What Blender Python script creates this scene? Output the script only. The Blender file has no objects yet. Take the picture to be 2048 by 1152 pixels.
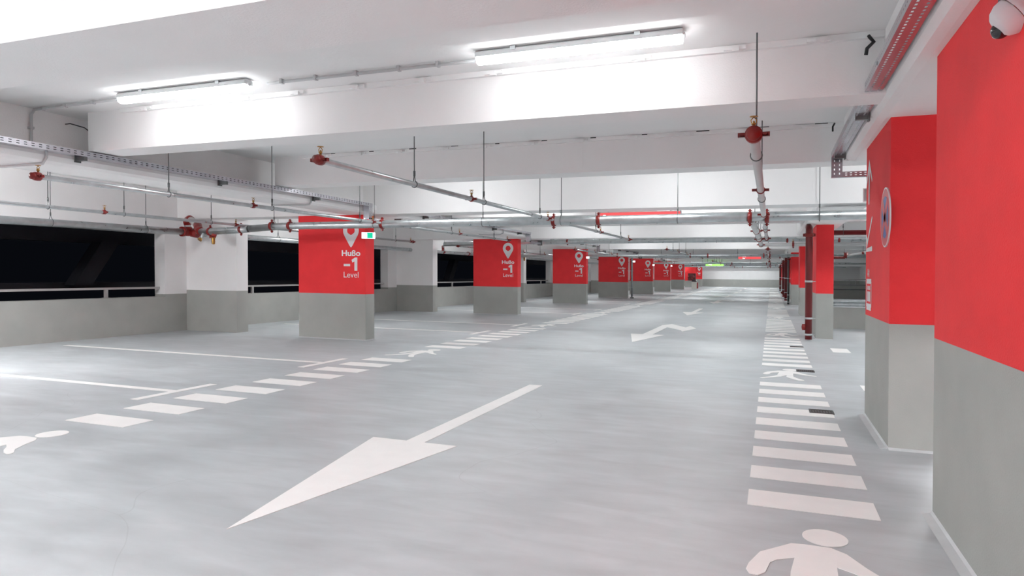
import bpy, math, random
from mathutils import Vector, Matrix
random.seed(7)
C = bpy.context.scene.collection
S = 0.0117                       # cross-fall of the whole deck towards the drains by the right walkway
PI = math.pi

# ---------------------------------------------------------------- camera, world, exposure
cd = bpy.data.cameras.new('camera'); cam = bpy.data.objects.new('camera', cd); C.objects.link(cam)
cam.location = (0, 0, 1.3); cam.rotation_euler = (PI/2 - 0.01743, 0, 0.36284)
cd.sensor_width = 36; cd.lens = 1365.4/2048*36; cd.clip_start = 0.05; cd.clip_end = 300
bpy.context.scene.camera = cam
w = bpy.data.worlds.new('night'); bpy.context.scene.world = w; w.use_nodes = True
w.node_tree.nodes['Background'].inputs[0].default_value = (0.010, 0.012, 0.018, 1)
w.node_tree.nodes['Background'].inputs[1].default_value = 0.10
sc = bpy.context.scene
sc.view_settings.view_transform = 'Standard'; sc.view_settings.look = 'None'
sc.view_settings.gamma = 1; sc.view_settings.use_curve_mapping = False
sc.view_settings.exposure = 1.24
sc.cycles.use_denoising = True
sc.cycles.use_adaptive_sampling = True; sc.cycles.adaptive_threshold = 0.03
sc.cycles.max_bounces = 8; sc.cycles.diffuse_bounces = 6; sc.cycles.glossy_bounces = 3
sc.cycles.sample_clamp_indirect = 6.0
LAMP = 50.0      # unseen lamps made stronger than the visible pair, to even out brightness
LAMP_NEAR = 10.0
LAMP_WEAK = 20.0
LAMP_SIDE = 125.0

# ---------------------------------------------------------------- materials
def mat(name, col, rough=0.6, metal=0.0, bump=0.0, bscale=60, var=0.0, vscale=3, rvar=0.0, emit=0, spec=0.5, ecol=None):
    m = bpy.data.materials.new(name); m.use_nodes = True
    nt = m.node_tree; b = nt.nodes['Principled BSDF']; L = nt.links.new
    b.inputs['Base Color'].default_value = (*col, 1); b.inputs['Roughness'].default_value = rough
    b.inputs['Metallic'].default_value = metal; b.inputs['Specular IOR Level'].default_value = spec
    if emit:
        b.inputs['Emission Color'].default_value = (*(ecol or col), 1); b.inputs['Emission Strength'].default_value = emit
    if bump or var or rvar:
        g = nt.nodes.new('ShaderNodeNewGeometry')
    if bump:
        n = nt.nodes.new('ShaderNodeTexNoise'); n.inputs['Scale'].default_value = bscale; n.inputs['Detail'].default_value = 5
        L(g.outputs['Position'], n.inputs['Vector'])
        bp = nt.nodes.new('ShaderNodeBump'); bp.inputs['Strength'].default_value = bump; bp.inputs['Distance'].default_value = 0.004
        L(n.outputs['Fac'], bp.inputs['Height']); L(bp.outputs['Normal'], b.inputs['Normal'])
    if var:
        n2 = nt.nodes.new('ShaderNodeTexNoise'); n2.inputs['Scale'].default_value = vscale; n2.inputs['Detail'].default_value = 6
        L(g.outputs['Position'], n2.inputs['Vector'])
        mr = nt.nodes.new('ShaderNodeMapRange'); mr.inputs[1].default_value = .3; mr.inputs[2].default_value = .7
        mr.inputs[3].default_value = 1-var; mr.inputs[4].default_value = 1+var
        L(n2.outputs['Fac'], mr.inputs[0])
        mx = nt.nodes.new('ShaderNodeVectorMath'); mx.operation = 'SCALE'
        mx.inputs[0].default_value = col; L(mr.outputs[0], mx.inputs['Scale']); L(mx.outputs[0], b.inputs['Base Color'])
        if rvar:
            m3 = nt.nodes.new('ShaderNodeMapRange'); m3.inputs[1].default_value = .3; m3.inputs[2].default_value = .7
            m3.inputs[3].default_value = rough-rvar; m3.inputs[4].default_value = rough+rvar
            L(n2.outputs['Fac'], m3.inputs[0]); L(m3.outputs[0], b.inputs['Roughness'])
    return m
WHITE = mat('white_wall_paint', (.88, .872, .87), .75, bump=.35, bscale=90, var=.015, vscale=2.0, spec=.3)
CEIL = mat('white_ceiling_paint', (.87, .87, .868), .8, bump=.25, bscale=40, var=.02, vscale=1.2, spec=.3)
GREY = mat('grey_dado_paint', (.405, .412, .388), .7, bump=.5, bscale=110, var=.05, vscale=2.5, spec=.35)
RED = mat('red_wall_paint', (.84, .036, .042), .65, bump=.6, bscale=120, var=.05, vscale=3, spec=.3)
LET = mat('white_lettering', (.82, .80, .81), .6)
PAINT = mat('floor_marking_paint', (.93, .92, .90), .5, var=.02, vscale=6)
COVE = mat('pale_cove_sealant', (.60, .62, .63), .35, var=.05, vscale=8)
GALV = mat('galvanised_steel', (.50, .53, .54), .34, .85, var=.12, vscale=9, rvar=.08)
GALVD = mat('dark_galvanised_steel', (.16, .17, .17), .45, .7)
PIPEW = mat('pale_grey_pipe', (.60, .60, .60), .45, .2, var=.05)
TRAY = mat('zinc_cable_tray', (.52, .52, .56), .24, .92, var=.08, vscale=14)
REDP = mat('red_enamel_fitting', (.22, .010, .008), .32, .0)
REDPIPE = mat('dark_red_pipe_paint', (.15, .007, .009), .3)
BRASS = mat('brass', (.50, .28, .08), .35, .95)
COND = mat('grey_plastic_conduit', (.52, .53, .54), .5)
BLACK = mat('black_rubber', (.02, .02, .022), .5)
LAMPBODY = mat('lamp_housing_grey', (.62, .64, .65), .5)
LAMPNEAR = mat('lit_near_lamp_diffuser', (1, 1, 1), .4, emit=LAMP_NEAR, ecol=(.97, .99, 1.0))
LAMPWEAK = mat('lit_weak_lamp_diffuser', (1, 1, 1), .4, emit=LAMP_WEAK, ecol=(.97, .99, 1.0))
LAMPSIDE = mat('lit_side_lamp_diffuser', (1, 1, 1), .4, emit=LAMP_SIDE, ecol=(.99, .985, 1.0))
LAMPLIT = mat('lit_lamp_diffuser', (1, 1, 1), .4, emit=LAMP, ecol=(.97, .99, 1.0))
NIGHT = mat('dark_outside_concrete', (.035, .036, .045), .8)
RAILP = mat('grey_painted_rail', (.42, .40, .40), .5)
SIGNRED = mat('lit_red_sign_panel', (.9, .10, .10), .5, emit=.30, ecol=(1, .10, .11))
SIGNGRN = mat('lit_green_sign_panel', (.3, .9, .15), .5, emit=.75, ecol=(.30, 1, .12))
SIGNTXT = mat('lit_sign_letters', (1, 1, 1), .5, emit=1.0)
EXITG = mat('exit_sign_green', (0, .35, .2), .4, emit=.28, ecol=(0, .75, .42))
EXITW = mat('exit_sign_white', (1, 1, 1), .4, emit=1.6, ecol=(.80, .95, 1))
GLASS = mat('smoked_dome', (.01, .01, .012), .06, spec=.8)
PLAST = mat('white_plastic', (.80, .78, .80), .35)
BLUE = mat('sign_blue', (.02, .09, .36), .35)
SRED = mat('sign_red', (.62, .03, .04), .35)
BIN = mat('beige_bin_panel', (.55, .55, .50), .5)

def floor_material():
    m = bpy.data.materials.new('polished_grey_floor'); m.use_nodes = True
    nt = m.node_tree; b = nt.nodes['Principled BSDF']; L = nt.links.new; N = nt.nodes.new
    g = N('ShaderNodeNewGeometry')
    def noise(scale, detail, sx=1, sy=1, dist=0):
        mp = N('ShaderNodeMapping'); mp.inputs['Scale'].default_value = (sx, sy, 1); L(g.outputs['Position'], mp.inputs[0])
        n = N('ShaderNodeTexNoise'); n.inputs['Scale'].default_value = scale; n.inputs['Detail'].default_value = detail
        n.inputs['Distortion'].default_value = dist; L(mp.outputs[0], n.inputs['Vector']); return n
    a = noise(.55, 7, 1, 1, .6); c = noise(2.4, 6, .5, 1.3, .8); e = noise(14, 4)
    r1 = N('ShaderNodeValToRGB'); cr = r1.color_ramp
    cr.elements[0].position = .34; cr.elements[0].color = (.462, .492, .508, 1)
    cr.elements[1].position = .66; cr.elements[1].color = (.545, .576, .592, 1)
    L(a.outputs['Fac'], r1.inputs[0])
    r2 = N('ShaderNodeMapRange'); r2.inputs[1].default_value = .32; r2.inputs[2].default_value = .68
    r2.inputs[3].default_value = .88; r2.inputs[4].default_value = 1.07; L(c.outputs['Fac'], r2.inputs[0])
    fs = noise(5.5, 8, .45, 1.5, .5); r3 = N('ShaderNodeMapRange'); r3.inputs[1].default_value = .3; r3.inputs[2].default_value = .7
    r3.inputs[3].default_value = .94; r3.inputs[4].default_value = 1.05; L(fs.outputs['Fac'], r3.inputs[0])
    rm = N('ShaderNodeMath'); rm.operation = 'MULTIPLY'; L(r2.outputs[0], rm.inputs[0]); L(r3.outputs[0], rm.inputs[1])
    v = N('ShaderNodeVectorMath'); v.operation = 'SCALE'; L(r1.outputs[0], v.inputs[0]); L(rm.outputs[0], v.inputs['Scale'])
    # hairline cracks
    mp = N('ShaderNodeMapping'); mp.inputs['Scale'].default_value = (.16, .42, 1); L(g.outputs['Position'], mp.inputs[0])
    nw = N('ShaderNodeTexNoise'); nw.inputs['Scale'].default_value = 1.5; L(mp.outputs[0], nw.inputs['Vector'])
    ad = N('ShaderNodeVectorMath'); ad.operation = 'MULTIPLY_ADD'; L(nw.outputs['Color'], ad.inputs[0]); ad.inputs[1].default_value = (.5, .5, 0); L(mp.outputs[0], ad.inputs[2])
    vo = N('ShaderNodeTexVoronoi'); vo.feature = 'DISTANCE_TO_EDGE'; vo.inputs['Scale'].default_value = 1.0; L(ad.outputs[0], vo.inputs['Vector'])
    ck = N('ShaderNodeMapRange'); ck.inputs[1].default_value = 0; ck.inputs[2].default_value = .0010; ck.inputs[3].default_value = .88; ck.inputs[4].default_value = 1
    L(vo.outputs['Distance'], ck.inputs[0])
    v2 = N('ShaderNodeVectorMath'); v2.operation = 'SCALE'; L(v.outputs[0], v2.inputs[0]); L(ck.outputs[0], v2.inputs['Scale'])
    # brownish scuffs
    st = noise(1.1, 3, 1, .7, 0); sm = N('ShaderNodeMapRange'); sm.inputs[1].default_value = .66; sm.inputs[2].default_value = .78; L(st.outputs['Fac'], sm.inputs[0])
    sf = N('ShaderNodeMath'); sf.operation = 'MULTIPLY'; sf.inputs[1].default_value = .18; L(sm.outputs[0], sf.inputs[0])
    mx = N('ShaderNodeMix'); mx.data_type = 'RGBA'; L(sf.outputs[0], mx.inputs[0]); L(v2.outputs[0], mx.inputs[6]); mx.inputs[7].default_value = (.36, .345, .32, 1)
    L(mx.outputs[2], b.inputs['Base Color'])
    rr = N('ShaderNodeMapRange'); rr.inputs[1].default_value = .3; rr.inputs[2].default_value = .7; rr.inputs[3].default_value = .36; rr.inputs[4].default_value = .54
    L(c.outputs['Fac'], rr.inputs[0]); L(rr.outputs[0], b.inputs['Roughness'])
    bp = N('ShaderNodeBump'); bp.inputs['Strength'].default_value = .22; bp.inputs['Distance'].default_value = .004
    mm = N('ShaderNodeMath'); mm.operation = 'MULTIPLY_ADD'; L(e.outputs['Fac'], mm.inputs[0]); mm.inputs[1].default_value = .25; L(a.outputs['Fac'], mm.inputs[2])
    L(mm.outputs[0], bp.inputs['Height']); L(bp.outputs['Normal'], b.inputs['Normal'])
    b.inputs['Specular IOR Level'].default_value = .45
    return m
FLOOR = floor_material()

# ---------------------------------------------------------------- mesh builder
class MB:
    def __init__(s): s.v = []; s.f = []; s.m = []; s.sm = []
    def add(s, vs, fs, mi=0, smooth=False):
        o = len(s.v); s.v += [Vector(p) for p in vs]
        for f in fs: s.f.append([i+o for i in f]); s.m.append(mi); s.sm.append(smooth)
        return s
    def box(s, x0, x1, y0, y1, z0, z1, mi=0):
        v = [(x0,y0,z0),(x1,y0,z0),(x1,y1,z0),(x0,y1,z0),(x0,y0,z1),(x1,y0,z1),(x1,y1,z1),(x0,y1,z1)]
        return s.add(v, [(0,3,2,1),(4,5,6,7),(0,1,5,4),(1,2,6,5),(2,3,7,6),(3,0,4,7)], mi)
    def prism(s, poly, axis, a0, a1, mi=0, smooth=False):
        """poly: CCW points (p,q); axis 'z': (x,y) up, 'y': (x,z) along y, 'x': (y,z) along x"""
        n = len(poly)
        def P(p, a): return {'z': (p[0],p[1],a), 'y': (p[0],a,p[1]), 'x': (a,p[0],p[1])}[axis]
        v = [P(p,a0) for p in poly]+[P(p,a1) for p in poly]
        fs = [tuple(range(n-1,-1,-1)), tuple(range(n,2*n))]+[(i,(i+1)%n,(i+1)%n+n,i+n) for i in range(n)]
        if axis == 'y': fs = [tuple(reversed(f)) for f in fs]
        return s.add(v, fs, mi, smooth)
    def ring(s, o, ax, r, n):
        ax = ax.normalized(); u = ax.orthogonal().normalized()
        if abs(ax.z) < .99: u = ax.cross(Vector((0,0,1))).normalized()
        w_ = ax.cross(u)
        return [o+u*(math.cos(2*PI*i/n)*r)+w_*(math.sin(2*PI*i/n)*r) for i in range(n)]
    def tube(s, pts, r, n=12, mi=0, caps=True, rs=None):
        pts = [Vector(p) for p in pts]; v = []; N_ = len(pts)
        d0 = (pts[1]-pts[0]).normalized(); u = d0.cross(Vector((0,0,1)))
        if u.length < .05: u = Vector((1,0,0))
        u.normalize()
        for k, p in enumerate(pts):
            if k == 0: t = d0; m_ = t
            elif k == N_-1: t = (pts[k]-pts[k-1]).normalized(); m_ = t
            else:
                a = (pts[k]-pts[k-1]).normalized(); b = (pts[k+1]-pts[k]).normalized(); m_ = (a+b).normalized(); t = m_
            u = (u-t*u.dot(t)).normalized(); w_ = t.cross(u); rr = rs[k] if rs else r
            v += [p+u*(math.cos(2*PI*i/n)*rr)+w_*(math.sin(2*PI*i/n)*rr) for i in range(n)]
        fs = [(k*n+i, k*n+(i+1)%n, (k+1)*n+(i+1)%n, (k+1)*n+i) for k in range(N_-1) for i in range(n)]
        s.add(v, fs, mi, True)
        if caps: o = len(s.v)-len(v); s.f += [[o+i for i in range(n-1,-1,-1)], [o+(N_-1)*n+i for i in range(n)]]; s.m += [mi,mi]; s.sm += [False,False]
        return s
    def lathe(s, o, prof, axis=Vector((0,0,1)), n=20, mi=0):
        o = Vector(o); v = []
        for r, h in prof: v += s.ring(o+axis.normalized()*h, axis, max(r,1e-4), n)
        fs = [(k*n+i, k*n+(i+1)%n, (k+1)*n+(i+1)%n, (k+1)*n+i) for k in range(len(prof)-1) for i in range(n)]
        return s.add(v, fs, mi, True)

def obj(name, mb, mats, parent=None, deck=True, smooth_all=False):
    """mb in deck coordinates (z above the deck); deck=True lowers it by the cross-fall; origin = base centre"""
    vs = [Vector((v.x, v.y, v.z - (S*v.x if deck else 0))) for v in mb.v]
    if parent is None:
        xs = [v.x for v in vs]; ys = [v.y for v in vs]; zs = [v.z for v in vs]
        o = Vector(((min(xs)+max(xs))/2, (min(ys)+max(ys))/2, min(zs)))
        loc = o
    else:
        o = wloc(parent); loc = Vector((0,0,0))
    me = bpy.data.meshes.new(name); me.from_pydata([tuple(v-o) for v in vs], [], mb.f)
    for m in (mats if isinstance(mats, (list, tuple)) else [mats]): me.materials.append(m)
    me.polygons.foreach_set('material_index', mb.m); me.polygons.foreach_set('use_smooth', mb.sm)
    me.update()
    ob = bpy.data.objects.new(name, me); C.objects.link(ob)
    if parent is not None: ob.parent = parent
    ob.location = loc
    return ob
def wloc(o):
    l = Vector(o.location)
    while o.parent: o = o.parent; l = l + Vector(o.location)
    return l
def tag(o, label=None, cat=None, group=None, kind=None):
    if label: o['label'] = label
    if cat: o['category'] = cat
    if group: o['group'] = group
    if kind: o['kind'] = kind
    return o
def thing(name, loc, label, cat, group=None):
    o = bpy.data.objects.new(name, None); C.objects.link(o); o.empty_display_size = .1
    o.location = (loc[0], loc[1], loc[2]-S*loc[0]); return tag(o, label, cat, group)
def struct(name, mb, mats, deck=True): return tag(obj(name, mb, mats, None, deck), kind='structure')
def dup(root, delta, label=None, group=None):
    """copy of a thing with its parts and sub-parts, moved by delta (deck coordinates)"""
    r = root.copy(); C.objects.link(r)
    r.location = Vector(root.location)+Vector((delta[0], delta[1], delta[2]-S*delta[0]))
    if label: r['label'] = label
    if group: r['group'] = group
    for ch in list(root.children):
        c = ch.copy(); C.objects.link(c); c.parent = r
        for g in ch.children:
            d = g.copy(); C.objects.link(d); d.parent = c
    return r
ORD = ['first', 'second', 'third', 'fourth', 'fifth', 'sixth', 'seventh', 'eighth', 'ninth', 'tenth', 'eleventh', 'twelfth']

# ---------------------------------------------------------------- text as meshes
def text_mesh(txt, h, bold=0.0, squeeze=1.0, spacing=1.0, width=None):
    cu = bpy.data.curves.new('lettering', 'FONT'); cu.body = txt; cu.size = 1; cu.offset = bold; cu.space_character = spacing
    cu.resolution_u = 4; cu.align_x = 'CENTER'
    t = bpy.data.objects.new('lettering', cu); C.objects.link(t)
    dg = bpy.context.evaluated_depsgraph_get(); me = bpy.data.meshes.new_from_object(t.evaluated_get(dg))
    bpy.data.objects.remove(t); bpy.data.curves.remove(cu)
    vs = [v.co.copy() for v in me.vertices]; fs = [tuple(p.vertices) for p in me.polygons]
    bpy.data.meshes.remove(me)
    ys = [v.y for v in vs]; y0, y1 = min(ys), max(ys); k = h/(y1-y0)
    xs = [v.x for v in vs]; xc = (min(xs)+max(xs))/2
    if width: squeeze = width/((max(xs)-min(xs))*k)
    return [((v.x-xc)*k*squeeze, (v.y-y0)*k) for v in vs], fs
def text_on(mb, txt, cx, z0, h, y=None, x=None, **k):
    """flat lettering: on a face looking to -y at plane y, or (x given) on a face looking to -x"""
    p, f = text_mesh(txt, h, **k)
    if y is not None: mb.add([(cx+a, y, z0+b) for a, b in p], f)
    else: mb.add([(x, cx-a, z0+b) for a, b in p], f)
    return mb

# ================================================================ SETTING
YB, YF = 83.0, -9.0             # back and front walls
XL, XR = -11.74, 9.0
CZ = 2.95                       # ceiling
ZM, ZS = 2.37, 2.54             # soffits of main and secondary beams
MAIN = [2.2+8.8*k for k in range(-1, 10)]     # near face of main cross beams

# floor, with the cross-fall
mb = MB().box(XL-.35, XR, YF, YB+.3, -.25, 0)
floor = struct('floor', mb, FLOOR)
# ceiling slab with a shallow board joint either side of the lamps
mb = MB().box(XL-.35, XR, YF, YB+.3, CZ, CZ+.25)
for y in MAIN:
    mb.box(-7.2, XR, y+.3, y+2.2, CZ-.042, CZ)
struct('ceiling', mb, CEIL)

# left wall: parapet, openings, header
PIL = [2.43+8.8*k for k in range(-1, 10)]     # near face of the pilasters
T0, T1 = XL-.28, XL
mb = MB()
mb.box(T0, T1, YF, YB, 0, .74, 0)
mb.box(T0, T1, YF, YB, 2.04, CZ, 1)
edges = [YF]
for p in PIL:
    a, b = p-.56, p+.95
    mb.box(T0, T1, a, b, .74, .79, 0); mb.box(T0, T1, a, b, .79, 2.04, 1)
struct('wall_left', mb, [GREY, WHITE])
# pilasters on the left wall
for k, p in enumerate(PIL):
    mb = MB().box(XL, -10.385, p, p+.33, 0, .87, 0).box(XL, -10.385, p, p+.33, .87, ZM, 1)
    if p < 75 and p > -7:
        o = obj('wall_pier', mb, [GREY, WHITE]); o['kind'] = 'structure'

mb = MB().box(XL-.35, XR, YB, YB+.3, 0, .87, 0).box(XL-.35, XR, YB, YB+.3, .87, CZ, 1)
struct('wall_back', mb, [GREY, WHITE])
mb = MB().box(XL-.35, XR, YF-.3, YF, 0, .87, 0).box(XL-.35, XR, YF-.3, YF, .87, CZ, 1)
struct('wall_front', mb, [GREY, WHITE])
mb = MB().box(XR, XR+.3, YF, YB, 0, .87, 0).box(XR, XR+.3, YF, YB, .87, CZ, 1)
struct('wall_right', mb, [GREY, WHITE])

# main and secondary cross beams (T-shaped top flange strip with anchor lugs)
def lug(mb, x, y, z):
    mb.box(x-.075, x+.075, y-.030, y, z-.028, z-.004); mb.box(x-.02, x+.03, y-.05, y-.02, z-.045, z-.012)
def cross_beam(y0, y1, zs, xa, xb, lugs):
    b = MB()
    b.prism([(y0, zs), (y1, zs), (y1, CZ), (y0, CZ)], 'x', xa, xb)
    o = obj('ceiling_beam', b, WHITE); o['kind'] = 'structure'
    s_ = MB().box(xa+.5, xb-.05, y0-.035, y0, CZ-.045, CZ-.001)
    obj('top_strip', s_, CEIL, o)
    if lugs:
        x = xa+.9
        while x < xb-.4:
            l = MB(); lug(l, x+random.uniform(-.04, .04), y0-.03, CZ-.012); obj('anchor_lug', l, CEIL, o)
            if y0 > 7: obj('joint_gap', MB().box(x+.1, x+.1+random.uniform(.03, .16), y0-.037, y0-.03, CZ-.008-random.uniform(0, .006), CZ-.001), BLACK, o)
            x += .62
    # pale lower arris and board-mark panel
    return o
for k, y in enumerate(MAIN):
    if y > YB-.5: continue
    cross_beam(y, y+.55, ZM, XL, .72, False)
    o = obj('ceiling_beam', MB().prism([(y+.16, ZM), (y+.55, ZM), (y+.55, CZ), (y+.16, CZ)], 'x', 1.2 if y < 5 else .72, XR), WHITE); o['kind'] = 'structure'
    for j in (1, 2):
        yy = y+2.95*j
        if yy < YB-1: cross_beam(yy+.04*(j==1), yy+.38, ZS, -6.77, .98 if yy < 8.6 else XR, -1 < yy < 9)
# left girder: web, rounded ledge
def left_girder(y0, y1):
    prof = [(-7.5, ZM), (-6.95, ZM), (-6.89, ZM+.025), (-6.865, ZM+.075), (-6.865, ZM+.16), (-7.16, ZM+.165), (-7.16, CZ), (-7.5, CZ)]
    return prof
mb = MB().prism(left_girder(0, 0), 'y', YF, YB)
o = obj('trim_1', mb, WHITE); o['kind'] = 'structure'
# right girders: near one stops after the second pier, far one starts at the main beam
def rounded(x0, x1, z0):
    return [(x0+.10, z0), (x1, z0), (x1, CZ), (x0, CZ), (x0, z0+.10), (x0+.012, z0+.045), (x0+.045, z0+.012)]
mb = MB().prism(rounded(.70, 1.45, 2.50), 'y', YF, 7.9)
o = obj('trim_2', mb, WHITE); o['kind'] = 'structure'
mb = MB().prism(rounded(.62, 1.35, ZM), 'y', 10.98, YB)
o = obj('trim_3', mb, WHITE); o['kind'] = 'structure'
# faint repair panels on the beam faces
for (x0, x1, y, z0, z1) in ((-3.50, -3.05, 5.235, 2.60, 2.86), (-2.75, -2.15, 8.095, 2.60, 2.86)):
    obj('repair_patch', MB().box(x0, x1, y-.004, y+.02, z0, z1), WHITE).update_tag()
    o = C.objects[-1]; o['kind'] = 'structure'

# ================================================================ FLOOR MARKINGS (paint on the floor: its parts)
def flat(name, polys, label=None, m=PAINT, h=.003):
    b = MB()
    for p in polys: b.prism(p, 'z', .0003, h)
    o = obj(name, b, m, floor)
    if label: o['label'] = label
    return o
def rect(x0, x1, y0, y1): return [(x0, y0), (x1, y0), (x1, y1), (x0, y1)]
def ell(cx, cy, rx, ry, n=28): return [(cx+rx*math.cos(2*PI*i/n), cy+ry*math.sin(2*PI*i/n)) for i in range(n)]
def pedestrian(xc, y0):
    P = [
        ell(.04, .985, .105, .115),
        # torso with the left (image) arm
        [(-.06,.855),(-.12,.845),(-.26,.68),(-.305,.53),(-.315,.46),(-.30,.415),(-.265,.41),(-.235,.45),(-.215,.57),(-.185,.615),(-.11,.665),(-.13,.50),(-.135,.40),(.06,.44),(.065,.63),(.075,.80),(.06,.855)],
        # right arm
        [(.055,.856),(.075,.80),(.065,.625),(.13,.585),(.20,.52),(.27,.475),(.33,.455),(.345,.475),(.33,.505),(.25,.565),(.19,.66),(.12,.80)],
        # left leg trailing
        [(-.135,.39),(-.03,.41),(-.10,.26),(-.20,.14),(-.31,.03),(-.345,.045),(-.345,.075),(-.25,.18),(-.185,.28)],
        # right leg forward
        [(-.02,.412),(.06,.43),(.06,.31),(.10,.19),(.175,.045),(.175,0),(.13,-.012),(.095,.01),(.02,.15),(-.03,.27)]]
    return [[(xc+a, y0+b) for a, b in p] for p in P]
for side, xa in (('right', -.12), ('left', -5.64)):
    xc = xa+.338
    y = -3.77
    cyc = 0; n_ = 0
    while y < 78:
        if y > -1 and y+1.1 < 60:
            flat('pedestrian_marking', pedestrian(xc, y),
                 'white walking figure painted in the %s walkway, %s one from the camera' % (side, ORD[cyc-1]) if 1 <= cyc <= 9 else None)
        ys = y+1.36
        for k in range(9):
            yy = ys+.565*k
            if .8 < yy < 80 and n_ < 140: flat('zebra_stripe', [rect(xa, xa+.676, yy, yy+.30)]); n_ += 1
        y += 6.49; cyc += 1
# traffic arrows
def straight(y): return [[(-2.545,y),(-2.19,y+1.94),(-2.465,y+1.94),(-2.475,y+4.84),(-2.63,y+4.84),(-2.62,y+1.94),(-2.915,y+1.94)]]
def fork(y):
    return [[(-2.50,y),(-2.155,y+1.85),(-2.41,y+1.85),(-2.41,y+4.1),(-2.62,y+4.75),(-2.62,y+1.85),(-2.88,y+1.85)],
            [(-2.62,y+4.75),(-2.41,y+4.1),(-1.985,y+3.35),(-1.92,y+3.0),(-1.70,y+4.05),(-1.93,y+4.85),(-1.975,y+4.25),(-2.45,y+5.3)]]
flat('arrow_marking', straight(2.67), 'large white straight arrow painted on the floor nearest the camera')
for i, y in enumerate((13.1, 32.8, 52.0, 71.0)):
    flat('arrow_marking', fork(y), 'white forked arrow painted on the driving lane, %s forked one from the camera' % ORD[i])
for i, y in enumerate((22.7, 42.5, 61.5)):
    flat('arrow_marking', straight(y), 'white straight arrow painted further down the driving lane, %s beyond the nearest arrow' % ORD[i])
# parking bay lines with crossbars
for y in (5.52, 8.10, 13.67, 16.13, 21.6, 24.5, 30.0, 32.6, 38.6, 41.3, 47.4, 50.1, 56.2, 58.9, 65, 67.7):
    flat('bay_line', [rect(-11.15, -5.98, y-.05, y+.05), rect(-5.98, -5.88, y-.52, y-.05), rect(-5.98, -5.88, y+.05, y+.52), rect(-5.98, -5.88, y-.05, y+.05)])
for (a, b, c, d) in ((1.005, 1.285, 12.93, 13.62), (1.0, 1.4, 8.69, 9.1), (1.05, 1.7, 22.6, 23.4)):
    flat('give_way_block', [rect(a, b, c, d)])
# drain grates let into the right walkway
for i, (x0, x1, y0, y1) in enumerate(((.349, .566, 7.07, 7.245), (.33, .56, 10.08, 10.25), (.33, .56, 13.5, 13.66))):
    r = thing('drain_grate', ((x0+x1)/2, (y0+y1)/2, 0), 'dark rusty drain grate set in the right walkway, %s from the camera' % ORD[i], 'grate', 'drain grates in the right walkway')
    f = MB(); t = .012
    f.box(x0, x1, y0, y0+t, .0, .009).box(x0, x1, y1-t, y1, 0, .009).box(x0, x0+t, y0+t, y1-t, 0, .009).box(x1-t, x1, y0+t, y1-t, 0, .009)
    obj('frame', f, mat('grate_frame_%d' % i, (.06, .055, .055), .6), r)
    obj('pit_shade', MB().box(x0+t, x1-t, y0+t, y1-t, .0005, .0042), BLACK, r)  # black plate on the floor stands for the shaded depth under the bars
    n = 8
    for k in range(n):
        xx = x0+t+(x1-x0-2*t)*(k+.5)/n
        obj('bar', MB().box(xx-.004, xx+.004, y0+t, y1-t, .0042, .008), mat('rusty_bar', (.045, .028, .024), .8) if k == 0 and i == 0 else bpy.data.materials['rusty_bar'], r)

# ================================================================ COLUMNS
def pin(mb, cx, zc, y=None, x=None, k=1.0):
    """map-pin: ring with a tapering tail"""
    R, r_, n = .175*k, .083*k, 32; tail = -.32*k
    out = []; a0 = math.radians(-32)
    for i in range(n+1):
        a = a0+(PI-2*a0)*i/n; out.append((R*math.cos(a), R*math.sin(a)))
    out += [(-.030*k, tail+.03*k), (0, tail), (.030*k, tail+.03*k)]
    inn = [(r_*math.cos(a), r_*math.sin(a)) for a in [2*PI*i/len(out) for i in range(len(out))]]
    N = len(out)
    # order inner ring by nearest angle to each outer point
    inn = []
    for (a, b) in out:
        t = math.atan2(b, a); inn.append((r_*math.cos(t), r_*math.sin(t)))
    v = out+inn
    P = [((cx+a, y, zc+b) if y is not None else (x, cx-a, zc+b)) for a, b in v]
    mb.add(P, [(i, (i+1) % N, (i+1) % N+N, i+N) for i in range(N)])
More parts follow.
